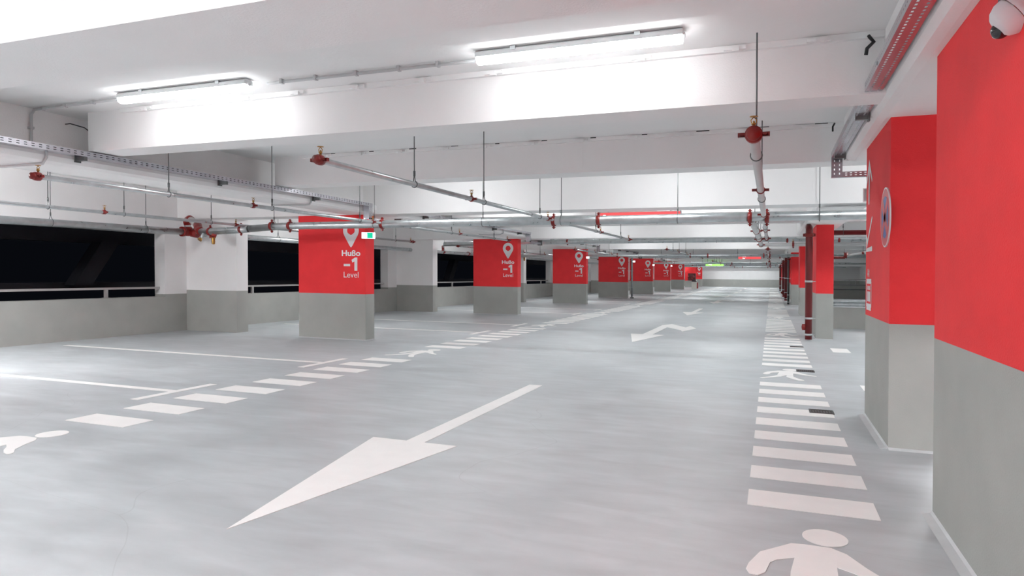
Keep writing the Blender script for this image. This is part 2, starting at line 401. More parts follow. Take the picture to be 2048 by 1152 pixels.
def column_left(i, y0, x0, x1, dado, label, cart=False, pole=False):
    r = thing('column', ((x0+x1)/2, y0+.15, 0), label, 'column', 'red and grey columns along the left of the aisle')
    y1 = y0+.30
    obj('grey_base', MB().box(x0, x1, y0, y1, 0, dado), GREY, r)
    obj('red_shaft', MB().box(x0, x1, y0, y1, dado, ZM), RED, r)
    cv = MB()
    cv.prism([(y0-.018, .001), (y0, .001), (y0, .016)], 'x', x0-.0, x1+.0).prism([(x1, .001), (x1+.018, .001), (x1, .016)], 'y', y0, y1)
    obj('floor_cove', cv, COVE, r)
    yt = y0-.003; cx = x1-.315
    b = MB(); pin(b, cx, 2.075, y=yt, k=1.0); obj('pin_symbol', b, LET, r)
    if not cart:
        b = MB(); text_on(b, 'Hu\u00dfo', cx, 1.592, .112, y=yt, bold=.030, width=.415); o = obj('lettering', b, LET, r)
        b = MB(); q = [(-.165,.085),(-.02,.085),(-.02,.13),(-.165,.13)]; b.add([(cx+p, yt, 1.315+z) for p, z in q], [(0,1,2,3)])
        q = [(.075,0),(.14,0),(.14,.25),(.085,.25),(.01,.205),(.03,.155),(.075,.175)]; b.add([(cx+p, yt, 1.315+z) for p, z in q], [tuple(range(7))])
        obj('lettering', b, LET, r)
        b = MB(); text_on(b, 'Level', cx, 1.185, .108, y=yt, width=.33); obj('lettering', b, LET, r)
    else:
        b = MB(); c = cx-.02
        for poly in ([(-.22,1.60),(-.12,1.60),(-.05,1.38),(.14,1.38),(.14,1.42),(-.02,1.42),(-.09,1.64),(-.22,1.64)],
                     [(-.06,1.55),(.12,1.62),(.17,1.50),(-.02,1.45)], ell(-.02,1.31,.035,.035,12), ell(.11,1.31,.035,.035,12)):
            b.add([(c+p, yt, q) for p, q in poly], [tuple(range(len(poly)))])
        obj('trolley_symbol', b, LET, r)
    return r
LC = [(11.02,-8.65,-7.13), (19.9,-8.87,-7.37), (28.38,-8.88,-7.39), (37.2,-8.98,-7.36), (45.4,-8.84,-7.31), (54.2,-8.6,-7.37), (63.8,-8.6,-7.45)]
for i, (y, a, b) in enumerate(LC):
    column_left(i, y, a, b, .875, 'red and grey column with white pin and level lettering, %s from the camera in the left row' % ORD[i])
column_left(7, 80.2, -8.15, -7.35, .875, 'red and grey column with shopping trolley symbol at the far wall', cart=True)
# column behind the camera, left row
r = thing('column', (-7.9, 2.35, 0), 'red and grey column of the left row, out of sight beside the camera', 'column', 'red and grey columns along the left of the aisle')
obj('grey_base', MB().box(-8.65, -7.13, 2.2, 2.5, 0, .875), GREY, r); obj('red_shaft', MB().box(-8.65, -7.13, 2.2, 2.5, .875, ZM), RED, r)

def pier(name, x0, x1, y0, y1, dado, top, label, wav=True):
    r = thing(name, ((x0+x1)/2, (y0+y1)/2, 0), label, 'column', 'red and grey piers along the right of the aisle')
    obj('grey_base', MB().box(x0, x1, y0, y1, 0, dado), GREY, r)
    obj('red_shaft', MB().box(x0, x1, y0, y1, dado, top), RED, r)
    cv = MB()
    cv.prism([(x0-.055, .001), (x0, .001), (x0, .022), (x0-.012, .010)], 'y', y0, y1)
    cv.prism([(y0-.03, .001), (y0, .001), (y0, .016)], 'x', x0, x1)
    obj('floor_cove', cv, COVE, r)
    return r
r0 = pier('red_pier', .835, 1.17, -2.5, 4.30, .972, 2.52, 'large red and grey wall pier filling the right edge, nearest the camera')
r1 = pier('red_pier', .832, 1.16, 5.81, 7.19, .95, 2.50, 'red and grey pier with white arrows and round no-stopping sign, behind the nearest pier')
r2 = pier('column', .868, 1.196, 15.43, 16.7, .95, ZM, 'red and grey pier with a dark red standpipe in front, third along the right')
r3 = pier('column', .872, 1.30, 24.1, 25.25, .93, ZM, 'red and grey pier, fourth along the right side, mostly behind the standpipe pier')
r4 = pier('column', .84, 1.25, 33.0, 34.2, .93, ZM, 'narrow-looking red and grey pier, fifth along the right side')
for i, y in enumerate((41.8, 50.6, 59.4, 68.2)):
    pier('column', .84, 1.2, y, y+1.2, .93, ZM, 'distant red and grey pier on the right side, %s beyond the fifth' % ORD[i])
# lettering and pictograms on the second pier's aisle side (plane x = .829)
XP = .829
def plate(polys, name, m=LET, parent=r1, x=XP):
    b = MB()
    for p in polys: b.add([(x, a, z) for a, z in p], [tuple(range(len(p)))])
    return obj(name, b, m, parent)
plate([[(6.985,2.372),(6.775,2.165),(6.80,2.14),(6.95,2.27),(6.955,1.97),(6.99,1.955),(7.02,1.97),(7.015,2.27),(7.15,2.14),(7.185,2.165)]], 'arrow_symbol')
plate([[(7.12,1.555),(6.745,1.822),(6.765,1.84),(6.80,1.83),(7.06,1.65),(7.14,1.70),(7.175,1.69)]], 'arrow_symbol')
plate([[(7.155,1.535),(7.14,1.565),(6.76,1.575),(6.745,1.555),(6.755,1.53)]], 'dash_symbol')
lift = [rectf for rectf in (
    [(6.80,1.00),(7.10,1.00),(7.10,1.06),(6.80,1.06)], [(6.78,1.03),(6.81,1.03),(6.81,1.26),(6.78,1.26)], [(7.09,1.03),(7.12,1.03),(7.12,1.26),(7.09,1.26)],
    [(6.79,1.24),(7.11,1.24),(7.11,1.285),(6.79,1.285)],
    [(6.86,1.08),(6.915,1.08),(6.915,1.17),(6.86,1.17)], [(6.985,1.08),(7.04,1.08),(7.04,1.17),(6.985,1.17)],
    [(6.925,1.08),(6.975,1.08),(6.975,1.17),(6.925,1.17)], [(6.865,1.185),(6.91,1.185),(6.91,1.22),(6.865,1.22)], [(6.99,1.185),(7.035,1.185),(7.035,1.22),(6.99,1.22)], [(6.93,1.185),(6.97,1.185),(6.97,1.22),(6.93,1.22)],
    [(6.93,1.30),(6.955,1.30),(6.955,1.345),(6.975,1.345),(6.942,1.375),(6.91,1.345),(6.93,1.345)],
    [(7.0,1.375),(7.025,1.375),(7.025,1.335),(7.045,1.335),(7.012,1.30),(6.98,1.335),(7.0,1.335)])]
plate(lift, 'lift_symbol')
# round no-stopping sign
sg = thing('no_stopping_sign', (.82, 5.98, 1.53), 'round blue sign with red rim and red cross on the second pier', 'sign')
cy, cz, R = 5.985, 1.765, .232
def disc(mb, x, r_, n=40): mb.prism([(cy+r_*math.cos(2*PI*i/n), cz+r_*math.sin(2*PI*i/n)) for i in range(n)], 'x', x, .8318)
b = MB(); disc(b, .822, R); obj('plate', b, PLAST, sg)
b = MB(); disc(b, .8212, R*.95); obj('red_rim', b, SRED, sg)
b = MB(); disc(b, .8204, R*.70); obj('blue_field', b, BLUE, sg)
b = MB()
for s_ in (1, -1):
    d = R*.52; t = .026
    q = [(-d-t, -s_*d+s_*t), (-d+t, -s_*d-s_*t), (d+t, s_*d-s_*t), (d-t, s_*d+s_*t)]
    if s_ < 0: q = q[::-1]
    b.prism([(cy+p_, cz+z_) for p_, z_ in q], 'x', .8196, .8204)
obj('red_cross', b, SRED, sg)
# standpipes in front of the right columns
def standpipe(x, y, r_, top, m, label, bands=(.45, .12, 1.2), valve=True):
    t = thing('standpipe', (x, y, 0), label, 'pipe', 'standpipes beside the right piers')
    obj('pipe', MB().tube([(x, y, .02), (x, y, top-.10), (x-.0, y-.03, top-.03), (x+.0, y+.05, top+.03), (x, y+.25, top+.06)], r_, 20), m, t)
    for z in bands:
        b = MB().lathe((x, y, z), [(r_, -.02), (r_*1.13, -.02), (r_*1.13, .02), (r_, .02)]); b.box(x+r_, min(x+.145, .838), y-.01, y+.01, z-.006, z+.006)
        obj('pipe_clamp', b, GALV, t)
    if valve:
        b = MB().lathe((x-r_*1.3, y, .27), [(0, -.06), (.035, -.06), (.045, 0), (.035, .06), (0, .06)]); b.box(x-r_*1.8, x, y-.03, y+.03, .235, .30)
        obj('drain_valve', b, REDP, t)
    b = MB().lathe((x, y, top-.12), [(r_, -.04), (r_*1.3, -.035), (r_*1.3, .035), (r_, .04)], n=20); b.box(x-r_*1.7, x+r_*1.7, y-.02, y+.02, top-.15, top-.09)
    obj('coupling', b, REDP, t)
    return t
standpipe(.715, 15.1, .068, 2.26, REDPIPE, 'dark red standpipe in front of the third pier on the right')
standpipe(.735, 33.6, .05, 2.2, GALVD, 'thin dark grey downpipe beside the fifth pier on the right', valve=False)
standpipe(.72, 38.6, .075, 2.2, REDPIPE, 'dark red standpipe beyond the grey downpipe on the right')
standpipe(.70, 46.0, .075, 2.2, REDPIPE, 'second distant dark red standpipe along the right')
standpipe(.74, 64.0, .085, 2.2, REDPIPE, 'farthest dark red standpipe near the end wall on the right', valve=False)
t = thing('downpipe', (-7.10, 37.1, 0), 'grey vertical downpipe at the corner of the fourth left column', 'pipe')
obj('pipe', MB().tube([(-7.1, 37.1, .02), (-7.1, 37.1, 2.2), (-7.05, 37.0, 2.3), (-7.0, 36.6, 2.32)], .055, 14), GALV, t)
obj('shoe', MB().box(-7.17, -7.0, 36.98, 37.18, 0, .07), GALVD, t)
for z in (.6, 1.5): obj('pipe_clamp', MB().lathe((-7.1, 37.1, z), [(.055,-.02),(.065,-.02),(.065,.02),(.055,.02)]).box(-7.36, -7.15, 37.24, 37.26, z-.01, z+.01), GALV, t)

# ================================================================ SPRINKLER PIPEWORK
def coupling(o, ax, r_, ears='y'):
    o = Vector(o); ax = Vector(ax).normalized(); b = MB()
    b.lathe(o, [(r_*1.02, -.028), (r_*1.22, -.026), (r_*1.28, 0), (r_*1.22, .026), (r_*1.02, .028)], ax, 18)
    side = ax.cross(Vector((0,0,1))).normalized()
    if ears == 'z': side = Vector((0,0,1))
    for s_ in (-1, 1):
        c = o+side*(s_*(r_*1.3+.014))
        e = Vector((.012+.010*abs(side.x), .012+.010*abs(side.y), .012+.010*abs(side.z)))
        b.box(c.x-e.x, c.x+e.x, c.y-e.y, c.y+e.y, c.z-e.z, c.z+e.z)
        b.tube([c-ax*.028, c+ax*.028], .007, 6)
    return b
def sprinkler(o, k=1.0):
    x, y, z = o; b = MB()
    b.lathe((x, y, z), [(.011, 0), (.011, .022), (.017, .022), (.017, .034), (.008, .036), (.006, .05)], n=10)
    b.tube([(x-.016, y, z+.034), (x-.02, y, z+.055), (x, y, z+.078)], .0035, 6).tube([(x+.016, y, z+.034), (x+.02, y, z+.055), (x, y, z+.078)], .0035, 6)
    b.lathe((x, y, z+.078), [(.001, 0), (.030, .001), (.030, .004), (.001, .005)], n=12)
    b.v = [Vector((x, y, z))+(v-Vector((x, y, z)))*k for v in b.v]
    return b
def hanger(x, y, z, r_, top, ax='y'):
    b = MB(); n = 18
    pts = []
    for i in range(n+1):
        a = PI/2+.35+(2*PI-.7)*i/n; c, s_ = math.cos(a)*(r_+.006), math.sin(a)*(r_+.006)
        pts.append((x+c, y, z+s_) if ax == 'y' else (x, y+c, z+s_))
    b.tube([(x, y, z+r_+.07)]+pts+[(x, y, z+r_+.07)], .0045, 6)
    b.tube([(x, y, z+r_+.05), (x, y, z+r_+.10)], .011, 8)
    b.tube([(x, y, z+r_+.07), (x, y, top)], .0055, 6)
    return b
def branch(x, ya, yb, z, r_, label, heads, couplings, rods, m=GALV, group='sprinkler branch pipes over the aisle', cap=(True, True)):
    t = thing('sprinkler_pipe', (x, ya, z), label, 'pipe', group)
    obj('pipe', MB().tube([(x, ya, z), (x, yb, z)], r_, 16), m, t)
    for y in heads:
        obj('coupling', coupling((x, y-.03, z), (0,1,0), r_), REDP, t)
        tee = MB().tube([(x, y-.02, z), (x, y-.02, z+r_+.012)], .016, 8); obj('tee', tee, REDP, t)
        obj('sprinkler_head', sprinkler((x, y-.02, z+r_+.01), .8), BRASS, t)
    for y in couplings: obj('coupling', coupling((x, y, z), (0,1,0), r_), REDP, t)
    for y, top in rods: obj('hanger_rod', hanger(x, y, z, r_, top), GALVD, t)
    for y, on in ((ya, cap[0]), (yb, cap[1])):
        if on:
            b = coupling((x, y, z), (0,1,0), r_*1.25); s_ = -1 if y == ya else 1
            b.lathe((x, y, z), [(r_*1.3, .03), (r_*1.2, .055), (.001, .06)], Vector((0, s_, 0)), 16)
            obj('end_cap', b, REDP, t)
    return t
ZP = 2.12
pos = {-.10: 'over the right walkway', -3.12: 'over the driving lane', -6.15: 'beside the left girder', -9.05: 'over the left parking bays'}
def system(ym, far, word):
    y0 = ym-(10.9 if far else 10)
    for x in (-.10, -3.12, -6.15, -9.05):
        ya = y0+4.22 if x > -9 else y0+1.2
        hd = [y0+y for y in (4.25, 6.97, 9.75, 13.1, 15.9)] if x > -9 else [y0+y for y in (4.3, 7.2, 9.8, 13.1, 16.2)]
        yb = y0+15.95 if x > -.5 or x < -2 else y0+18.5
        if x == -9.05: yb = y0+16.3
        rd = [(y0+5.65, CZ), (y0+7.3, CZ), (y0+9.35, CZ), (y0+12.7, CZ), (y0+15.0, CZ)]
        if x == -.10: rd = [(y0+4.95, CZ), (y0+7.75, CZ), (y0+12.3, CZ), (y0+15.2, CZ)]
        if x == -9.05: rd = [(y0+6.35, CZ), (y0+7.5, CZ), (y0+9.2, CZ), (y0+12.9, CZ), (y0+15.4, CZ)]
        if far: rd = rd[:3]
        m = PIPEW if x == -.10 else GALV
        branch(x, ya, yb, ZP, .0245 if x < -.2 else .032, 'thin %s sprinkler pipe %s, %s' % ('pale grey' if x == -.1 else 'steel', pos[x], word), hd, [], rd, m=m)
    # main pipe across
    t = thing('sprinkler_main', (-4.5, ym, 2.05), 'thick steel sprinkler main crossing the aisle, %s' % word, 'pipe', 'sprinkler mains crossing the aisle')
    a, b_ = -8.95, 6.0
    rr = .063 if not far else .052
    obj('pipe', MB().tube([(a, ym+.02, ZP-.055), (-8.2, ym+.02, ZP-.02), (b_, ym+.02, ZP+.008)], rr, 24), GALV, t)
    for x in (-8.45, -8.05, -6.15, -3.12, -2.42, -.28, -.06):
        obj('coupling', coupling((x, ym+.02, ZP-.015), (1,0,0), rr, 'z'), REDP, t)
    for x in (-8.4, -6.3, -4.3, -3.0, -1.26, .60, 2.6):
        obj('hanger_rod', hanger(x, ym+.02, ZP-.01, rr, CZ, 'x'), GALVD, t)
    return t
W = ['nearest set', 'second set from the camera', 'third set from the camera', 'farthest set']
for k in range(4): system((10, 28.85, 47.1, 65.3)[k], k > 0, W[k])
# supply line running back along the aisle from the first main
t = thing('sprinkler_supply_pipe', (-.25, 10.1, 2.0), 'pale steel supply pipe running back along the aisle from the first main', 'pipe')
obj('pipe', MB().tube([(-.26, 10.1, 2.09), (-.25, 19.4, 2.13), (-.24, 19.75, 2.14)], .05, 18), PIPEW, t)
for y in (10.35, 13.1, 16.0, 18.9): obj('coupling', coupling((-.255, y, 2.11), (0,1,0), .05), REDP, t)
t2 = t
t = thing('cross_pipe', (2.6, 20, 2.11), 'steel cross pipe starting at the end of the supply pipe, behind the third pier', 'pipe')
obj('pipe', MB().tube([(-.24, 19.84, 2.15), (-.10, 19.98, 2.158), (.05, 20.0, 2.16), (5.5, 20.0, 2.165)], .05, 18), PIPEW, t)
obj('hanger_rod', hanger(2.4, 20.0, 2.16, .05, CZ, 'x'), GALVD, t)
obj('coupling', coupling((.55, 20.0, 2.16), (1,0,0), .05, 'z'), REDP, t); obj('sprinkler_head', sprinkler((.55, 20.0, 2.22)), BRASS, t)
t = t2
for y in (11.8, 15.0, 18.3): obj('hanger_rod', hanger(-.255, y, 2.11, .05, CZ), GALVD, t)
# cross pipes under the deeper beams
for i, y in enumerate((20.9, 38.5, 56.1, 72.5)):
    t = thing('cross_pipe', (-2, y, 2.28), 'steel cross pipe hung just behind a deep beam, %s from the camera' % ORD[i], 'pipe', 'cross pipes behind the deep beams')
    obj('pipe', MB().tube([(-10.4, y, 2.262), (-6.6, y, 2.31), (-2.6, y, 2.34), (5.5, y, 2.345)], .072, 20), GALV, t)
    for x in (-6.05, .42, 1.75): obj('coupling', coupling((x, y, 2.33), (1,0,0), .062, 'z'), REDP, t)
    for x in (-8, -5, -1.5, 1.5): obj('hanger_rod', hanger(x, y, 2.33, .062, CZ, 'x'), GALVD, t)
# the elbowed end near the left wall: drop from wall main to the first crossing main
def elbow(mb, c, r_, a0, a1, R, plane, n=8):
    pts = []
    for i in range(n+1):
        a = a0+(a1-a0)*i/n; pts.append(Vector(c)+plane[0]*(math.cos(a)*R)+plane[1]*(math.sin(a)*R))
    mb.tube(pts, r_, 16)
t = thing('wall_main_pipe', (-11.2, 8, 2.0), 'thick galvanised pipe running along the left wall above the dark openings', 'pipe')
obj('pipe', MB().tube([(-11.2, -6, 2.03), (-11.2, 7.1, 2.045), (-11.2, 10.9, 2.075)], .066, 20), GALV, t)
obj('pipe', MB().tube([(-11.2, 10.9, 2.06), (-11.2, 20.2, 2.04), (-11.2, 78, 2.04)], .06, 20), GALV, t)
for y in (6.35, 7.9, 9.75, 13.5, 17.6, 22.5, 25): obj('hanger_rod', hanger(-11.2, y, 2.06, .066, CZ), GALVD, t)
for y in (3.5, 22.4, 24.6): obj('coupling', coupling((-11.2, y, 2.05), (0,1,0), .064), REDP, t)
b = MB().tube([(-11.2, 10.62, 2.073), (-11.2, 10.98, 2.076)], .085, 18); b.tube([(-11.2, 10.75, 2.10), (-11.2, 10.75, 2.17)], .088, 18)
b.tube([(-11.12, 10.78, 2.05), (-10.98, 10.80, 2.03)], .08, 18)
for c in (10.62, 10.98): b.lathe((-11.2, c, 2.075), [(.07,-.025),(.10,-.025),(.10,.025),(.07,.025)], Vector((0,1,0)))
obj('tee_fitting', b, REDP, t)
obj('riser', MB().tube([(-11.2, 10.75, 2.14), (-11.2, 10.75, 2.25)], .066, 18), GALV, t)
b = MB(); b.tube([(-11.2, 10.75, 2.22), (-11.2, 10.74, 2.27), (-11.15, 10.72, 2.315), (-11.06, 10.67, 2.33), (-10.95, 10.6, 2.31)], .075, 18, rs=[.072,.078,.08,.078,.072])
obj('elbow', b, REDP, t)
b = MB().tube([(-10.58, 10.4, 2.19), (-10.50, 10.34, 2.11), (-10.42, 10.29, 2.06), (-10.30, 10.22, 2.04)], .078, 18)
obj('elbow', b, REDP, t)
obj('link_pipe', MB().tube([(-10.98, 10.62, 2.32), (-10.56, 10.38, 2.17)], .064, 16), PIPEW, t)
obj('link_pipe', MB().tube([(-10.32, 10.23, 2.04), (-9.9, 10.1, 2.03), (-9.3, 10.03, 2.045), (-8.97, 10.02, 2.06)], .066, 18), GALV, t)
obj('coupling', coupling((-9.98, 10.12, 2.03), (1,-.2,0), .066, 'z'), REDP, t); obj('coupling', coupling((-9.15, 10.02, 2.055), (1,0,0), .06, 'z'), REDP, t)
b = MB().tube([(-9.85, 10.1, 2.0), (-9.85, 10.06, 1.92)], .045, 14); obj('valve_body', b, REDP, t)
b = MB().lathe((-9.85, 10.06, 1.915), [(.001,0),(.032,0),(.036,-.02),(.030,-.03),(.036,-.045),(.030,-.06),(.036,-.075),(.030,-.09),(.034,-.11),(.02,-.13),(.001,-.131)], n=14); obj('brass_valve', b, BRASS, t)
b = MB().tube([(-10.12, 10.1, 1.99), (-10.14, 10.05, 1.90)], .03, 12); obj('pipe_stub', b, GALV, t)
b = MB().tube([(-10.14, 10.05, 1.90), (-10.15, 10.02, 1.865)], .04, 14, rs=[.03, .044]); obj('brass_valve', b, BRASS, t)
# small red branch near the second left column
t = thing('wall_branch_pipe', (-10.5, 20.9, 2.1), 'small steel pipe with red elbow dropping beside the third opening', 'pipe')
obj('pipe', MB().tube([(-11.15, 22.4, 2.08), (-11.1, 22.2, 2.17)], .03, 12).tube([(-11.1, 22.2, 2.20), (-10.6, 21.3, 2.28), (-10.4, 20.9, 2.262)], .03, 12), GALV, t)
obj('elbow', MB().tube([(-11.12, 22.25, 2.11), (-11.1, 22.2, 2.2), (-11.0, 22.0, 2.225)], .045, 12), REDP, t)
# red wheel-like fittings over far openings
for i, y in enumerate((28.4,)):
    t = thing('wall_elbow_fitting', (-10.9, y, 2.05), 'large round red pipe elbow at the wall before the fourth opening', 'pipe')
    b = MB(); elbow(b, (-10.75, y, 2.08), .07, PI, -.1, .25, (Vector((1,0,0)), Vector((0,0,1))), 12); obj('elbow', b, REDP, t)
    obj('pipe', MB().tube([(-10.5, y, 2.08), (-9.6, y-.1, 2.05), (-8.95, y-.6, 2.06)], .066, 16), PIPEW, t)
    b = MB().tube([(-10.2, y, 2.0), (-10.2, y, 1.86)], .035, 12); obj('brass_valve', b, BRASS, t)
# dark red header and pipes beyond the third pier
t = thing('red_header_pipe', (3, 16.9, 2.2), 'dark red horizontal pipe behind the third pier on the right', 'pipe')
obj('pipe', MB().tube([(1.25, 16.95, 2.29), (5.5, 16.95, 2.29)], .057, 18), REDPIPE, t)
for x in (1.5, 3.6): obj('hanger_rod', hanger(x, 16.95, 2.29, .057, CZ, 'x'), GALVD, t)
t = thing('hose_valve_pipe', (1.3, 22, 1.8), 'angled white and red pipe with valve seen past the third pier', 'pipe')
obj('pipe', MB().tube([(2.05, 22, 1.92), (2.9, 21.6, 2.07)], .028, 12), PIPEW, t)
obj('pipe', MB().tube([(1.3, 22, 1.85), (2.0, 22, 1.86)], .036, 12), REDP, t); obj('pipe', MB().tube([(1.3, 22, 1.77), (1.75, 22, 1.77)], .028, 12), PIPEW, t)
b = MB().tube([(2.0, 22, 1.85), (2.03, 22, 1.98)], .05, 12); b.lathe((2.02, 22, 1.99), [(.001,0),(.06,.0),(.06,.015),(.001,.02)]); obj('valve', b, REDP, t)
obj('hanger_rod', MB().tube([(2.45, 21.8, 2.0), (2.45, 21.8, CZ)], .006, 6), GALVD, t); obj('coupling', coupling((2.45, 21.8, 1.99), (1,-.4,.1), .032), REDP, t)

# ================================================================ CABLE TRAYS
def perforated(mb, o, du, dv, L, Wd, pitch, rows, hl, hw, thick=Vector((0,0,0))):
    """plate spanned by du (length) and dv (width) with slotted holes; rows = centre positions across"""
    o = Vector(o); du = Vector(du); dv = Vector(dv)
    n = int(L/pitch)
    cuts = [0]
    for r_ in rows: cuts += [r_-hw/2, r_+hw/2]
    cuts.append(Wd)
    def quad(a, b, c, d):
        mb.add([o+du*a+dv*c, o+du*b+dv*c, o+du*b+dv*d, o+du*a+dv*d], [(0,1,2,3)])
    for k in range(0, len(cuts)-1, 2): quad(0, L, cuts[k], cuts[k+1])
    for r_ in rows:
        for i in range(n):
            quad(i*pitch, i*pitch+(pitch-hl), r_-hw/2, r_+hw/2)
        quad(n*pitch, L, r_-hw/2, r_+hw/2)
X1, Y1, Z1 = Vector((1,0,0)), Vector((0,1,0)), Vector((0,0,1))
def solidify(o, th=.0016):
    m = o.modifiers.new('thickness', 'SOLIDIFY'); m.thickness = th; m.offset = 0
def bracket(x0, x1, y, z):
    b = MB().box(x0, x1, y-.02, y+.02, z-.045, z-.002); b.box(min(x0, x1)-.0, min(x0, x1)+.012, y-.035, y+.035, z-.06, z+.05); return b
# left tray
for k, (ya, yb) in enumerate(((-6.5, 10.62), (11.75, 19.3), (20.6, 28.1), (29.4, 36.9), (38.2, 45.7))):
    t = thing('cable_tray', (-6.8, (ya+yb)/2, 2.44), 'perforated zinc cable tray along the left girder, %s length from the camera' % ORD[k], 'cable tray', 'cable trays on the left girder')
    xf, xb = -6.715, -6.83; z0, z1 = 2.472, 2.528
    fine = k < 2
    b = MB()
    if fine: perforated(b, (xf, ya, z0), Y1, Z1, yb-ya, z1-z0, .072, (.018, .040), .030, .007)
    else: b.box(xf-.002, xf, ya, yb, z0, z1)
    o = obj('side_rail', b, TRAY, t); 
    if fine: solidify(o)
    b = MB().box(xb, xf, ya, yb, z0-.002, z0); obj('tray_base', b, TRAY, t)
    b = MB().box(xb, xb+.002, ya, yb, z0, z1); obj('side_rail', b, TRAY, t)
    obj('dark_tray_fill', MB().box(xb+.01, xf-.014, ya, yb-.02, z0, z1-.008), BLACK, t)  # black box added inside the tray so its holes read dark
    n = 4
    for j in range(9 if k == 0 else 4):
        y = (1.15+1.98*j) if k == 0 else ya+1+1.9*j
        if ya < y < yb: obj('bracket', bracket(xb, xf+.01, y, z0), GALVD, t)
    # drop and low run under the deep beam
    b = MB(); zz = 2.24
    perforated(b, (xf, yb-.12, zz), Z1, Y1, z1-zz, .11, .05, (.03, .08), .022, .012) if fine else b.box(xf-.002, xf, yb-.12, yb, zz, z1)
    b.box(xb, xb+.002, yb-.12, yb, zz, z1).box(xb, xf, yb-.122, yb-.12, zz, z0)
    obj('drop_section', b, TRAY, t)
    b = MB()
    perforated(b, (xf, yb-.12, zz-.03), Y1, Z1, 1.15, .055, .06, (.018, .038), .03, .008) if fine else b.box(xf-.002, xf, yb-.12, yb+1.0, zz-.03, zz+.03)
    b.box(xb, xf, yb-.12, yb+1.03, zz-.032, zz-.03)
    obj('low_run', b, TRAY, t)
    obj('bracket', MB().box(xb-.01, xf+.02, yb+.97, yb+1.02, zz-.06, zz+.09), GALVD, t)
# cable loop seen on top of the nearest left tray and conduits on the girder
t = thing('girder_conduit', (-7.0, 4.8, 2.25), 'grey conduit running down the left girder and turning towards the wall', 'conduit')
obj('conduit', MB().tube([(-5.85, 4.80, 2.925), (-7.08, 4.84, 2.925), (-7.13, 4.84, 2.88), (-7.13, 4.84, 2.545), (-6.9, 4.81, 2.53), (-6.855, 4.80, 2.5), (-6.855, 4.80, 2.42), (-6.9, 4.79, 2.355), (-7.4, 4.75, 2.345), (-7.62, 4.72, 2.345)], .013, 10), COND, t)
for p in ((-6.6, 4.82, 2.925), (-6.2, 4.81, 2.925), (-6.95, 4.84, 2.925)): obj('conduit_clip', MB().box(p[0]-.012, p[0]+.012, p[1]-.02, p[1]+.02, p[2]-.016, CZ-.0135), COND, t)
obj('conduit_clip', MB().box(-7.16, -7.11, 4.82, 4.86, 2.73, 2.755), COND, t)
t = thing('girder_conduit', (-7.0, 8.8, 2.3), 'second grey conduit under the left girder, near the first left column', 'conduit')
obj('conduit', MB().tube([(-6.855, 9.05, 2.55), (-6.855, 9.05, 2.40), (-6.88, 9.04, 2.36), (-6.95, 9.02, 2.35), (-7.45, 8.9, 2.345), (-7.5, 8.88, 2.36)], .013, 10), COND, t)
t = thing('girder_conduit', (-7.0, 17.5, 2.3), 'third grey conduit under the left girder, before the second left column', 'conduit')
obj('conduit', MB().tube([(-6.855, 17.4, 2.55), (-6.855, 17.4, 2.40), (-6.95, 17.36, 2.35), (-7.45, 17.2, 2.345), (-7.5, 17.2, 2.36)], .013, 10), COND, t)
# conduit between the two near lamps
t = thing('ceiling_conduit', (-3.1, 4.85, 2.9), 'grey conduit on the ceiling joining the two nearest lamps', 'conduit')
obj('conduit', MB().tube([(-4.1, 4.82, 2.925), (-2.13, 4.82, 2.925)], .013, 10), COND, t)
for x in (-3.95, -3.6, -3.2, -2.8, -2.45): obj('conduit_clip', MB().box(x-.012, x+.012, 4.8, 4.84, 2.909, CZ-.001), COND, t)
# black cable tails in the beam ends
for i, pts in enumerate((((-7.15, 5.22, 2.86), (-7.05, 5.20, 2.855), (-6.85, 5.21, 2.80), (-6.80, 5.22, 2.765)), ((.60, 5.16, 2.92), (.63, 5.14, 2.87), (.59, 5.14, 2.83), (.585, 5.15, 2.79)), ((.62, 8.02, 2.93), (.60, 8.0, 2.89), (.60, 8.0, 2.84)))):
    t = thing('cable_tail', pts[-1], ('thin dark cable end hanging at the left end of the nearest full beam', 'thick black cable end hanging beside the right cable tray', 'short black cable end at the right end of the second beam')[i], 'cable')
    obj('cable', MB().tube(pts, (.006, .012, .009)[i], 8), BLACK, t)
# right tray: wide perforated underside
t = thing('cable_tray', (.655, 3.0, 2.55), 'wide perforated cable tray hung beside the right girder over the second pier', 'cable tray')
ya, yb = -3.0, 7.92
xa, xb = .585, .69; z0, z1 = 2.552, 2.612
b = MB(); perforated(b, (xa, ya, z0), Y1, X1, yb-ya, xb-xa, .045, (.028, .077), .024, .012); o = obj('tray_base', b, TRAY, t); solidify(o)
b = MB(); perforated(b, (xa, ya, z0), Y1, Z1, yb-ya, z1-z0, .05, (.03,), .02, .007); o = obj('side_rail', b, TRAY, t); solidify(o)
obj('side_rail', MB().box(xb-.002, xb, ya, yb, z0, z1), TRAY, t)
for y in (1.9, 5.95, 7.8): obj('bracket', MB().box(xa+.02, .705, y-.018, y+.018, z0-.03, z0-.002).box(.692, .706, y-.03, y+.03, z0-.045, z0+.04), GALVD, t)
b = MB(); perforated(b, (xa+.0, yb, 2.345), Z1, X1, z1-2.345, .105, .045, (.028, .077), .02, .01); b.box(xa, xa+.002, yb, yb+.06, 2.345, z1); o = obj('drop_section', b, TRAY, t); solidify(o)
b = MB(); perforated(b, (xb, yb, 2.345), X1, Z1, .6, .055, .045, (.018, .040), .02, .008); b.box(xa, xb+.6, yb, yb+.06, 2.343, 2.345); o = obj('low_run', b, TRAY, t); solidify(o)
obj('joint_bolt', MB().lathe((xa-.002, 4.62, 2.58), [(.001,0),(.012,0),(.012,.006),(.001,.007)], Vector((-1,0,0)), 8), GALV, t)

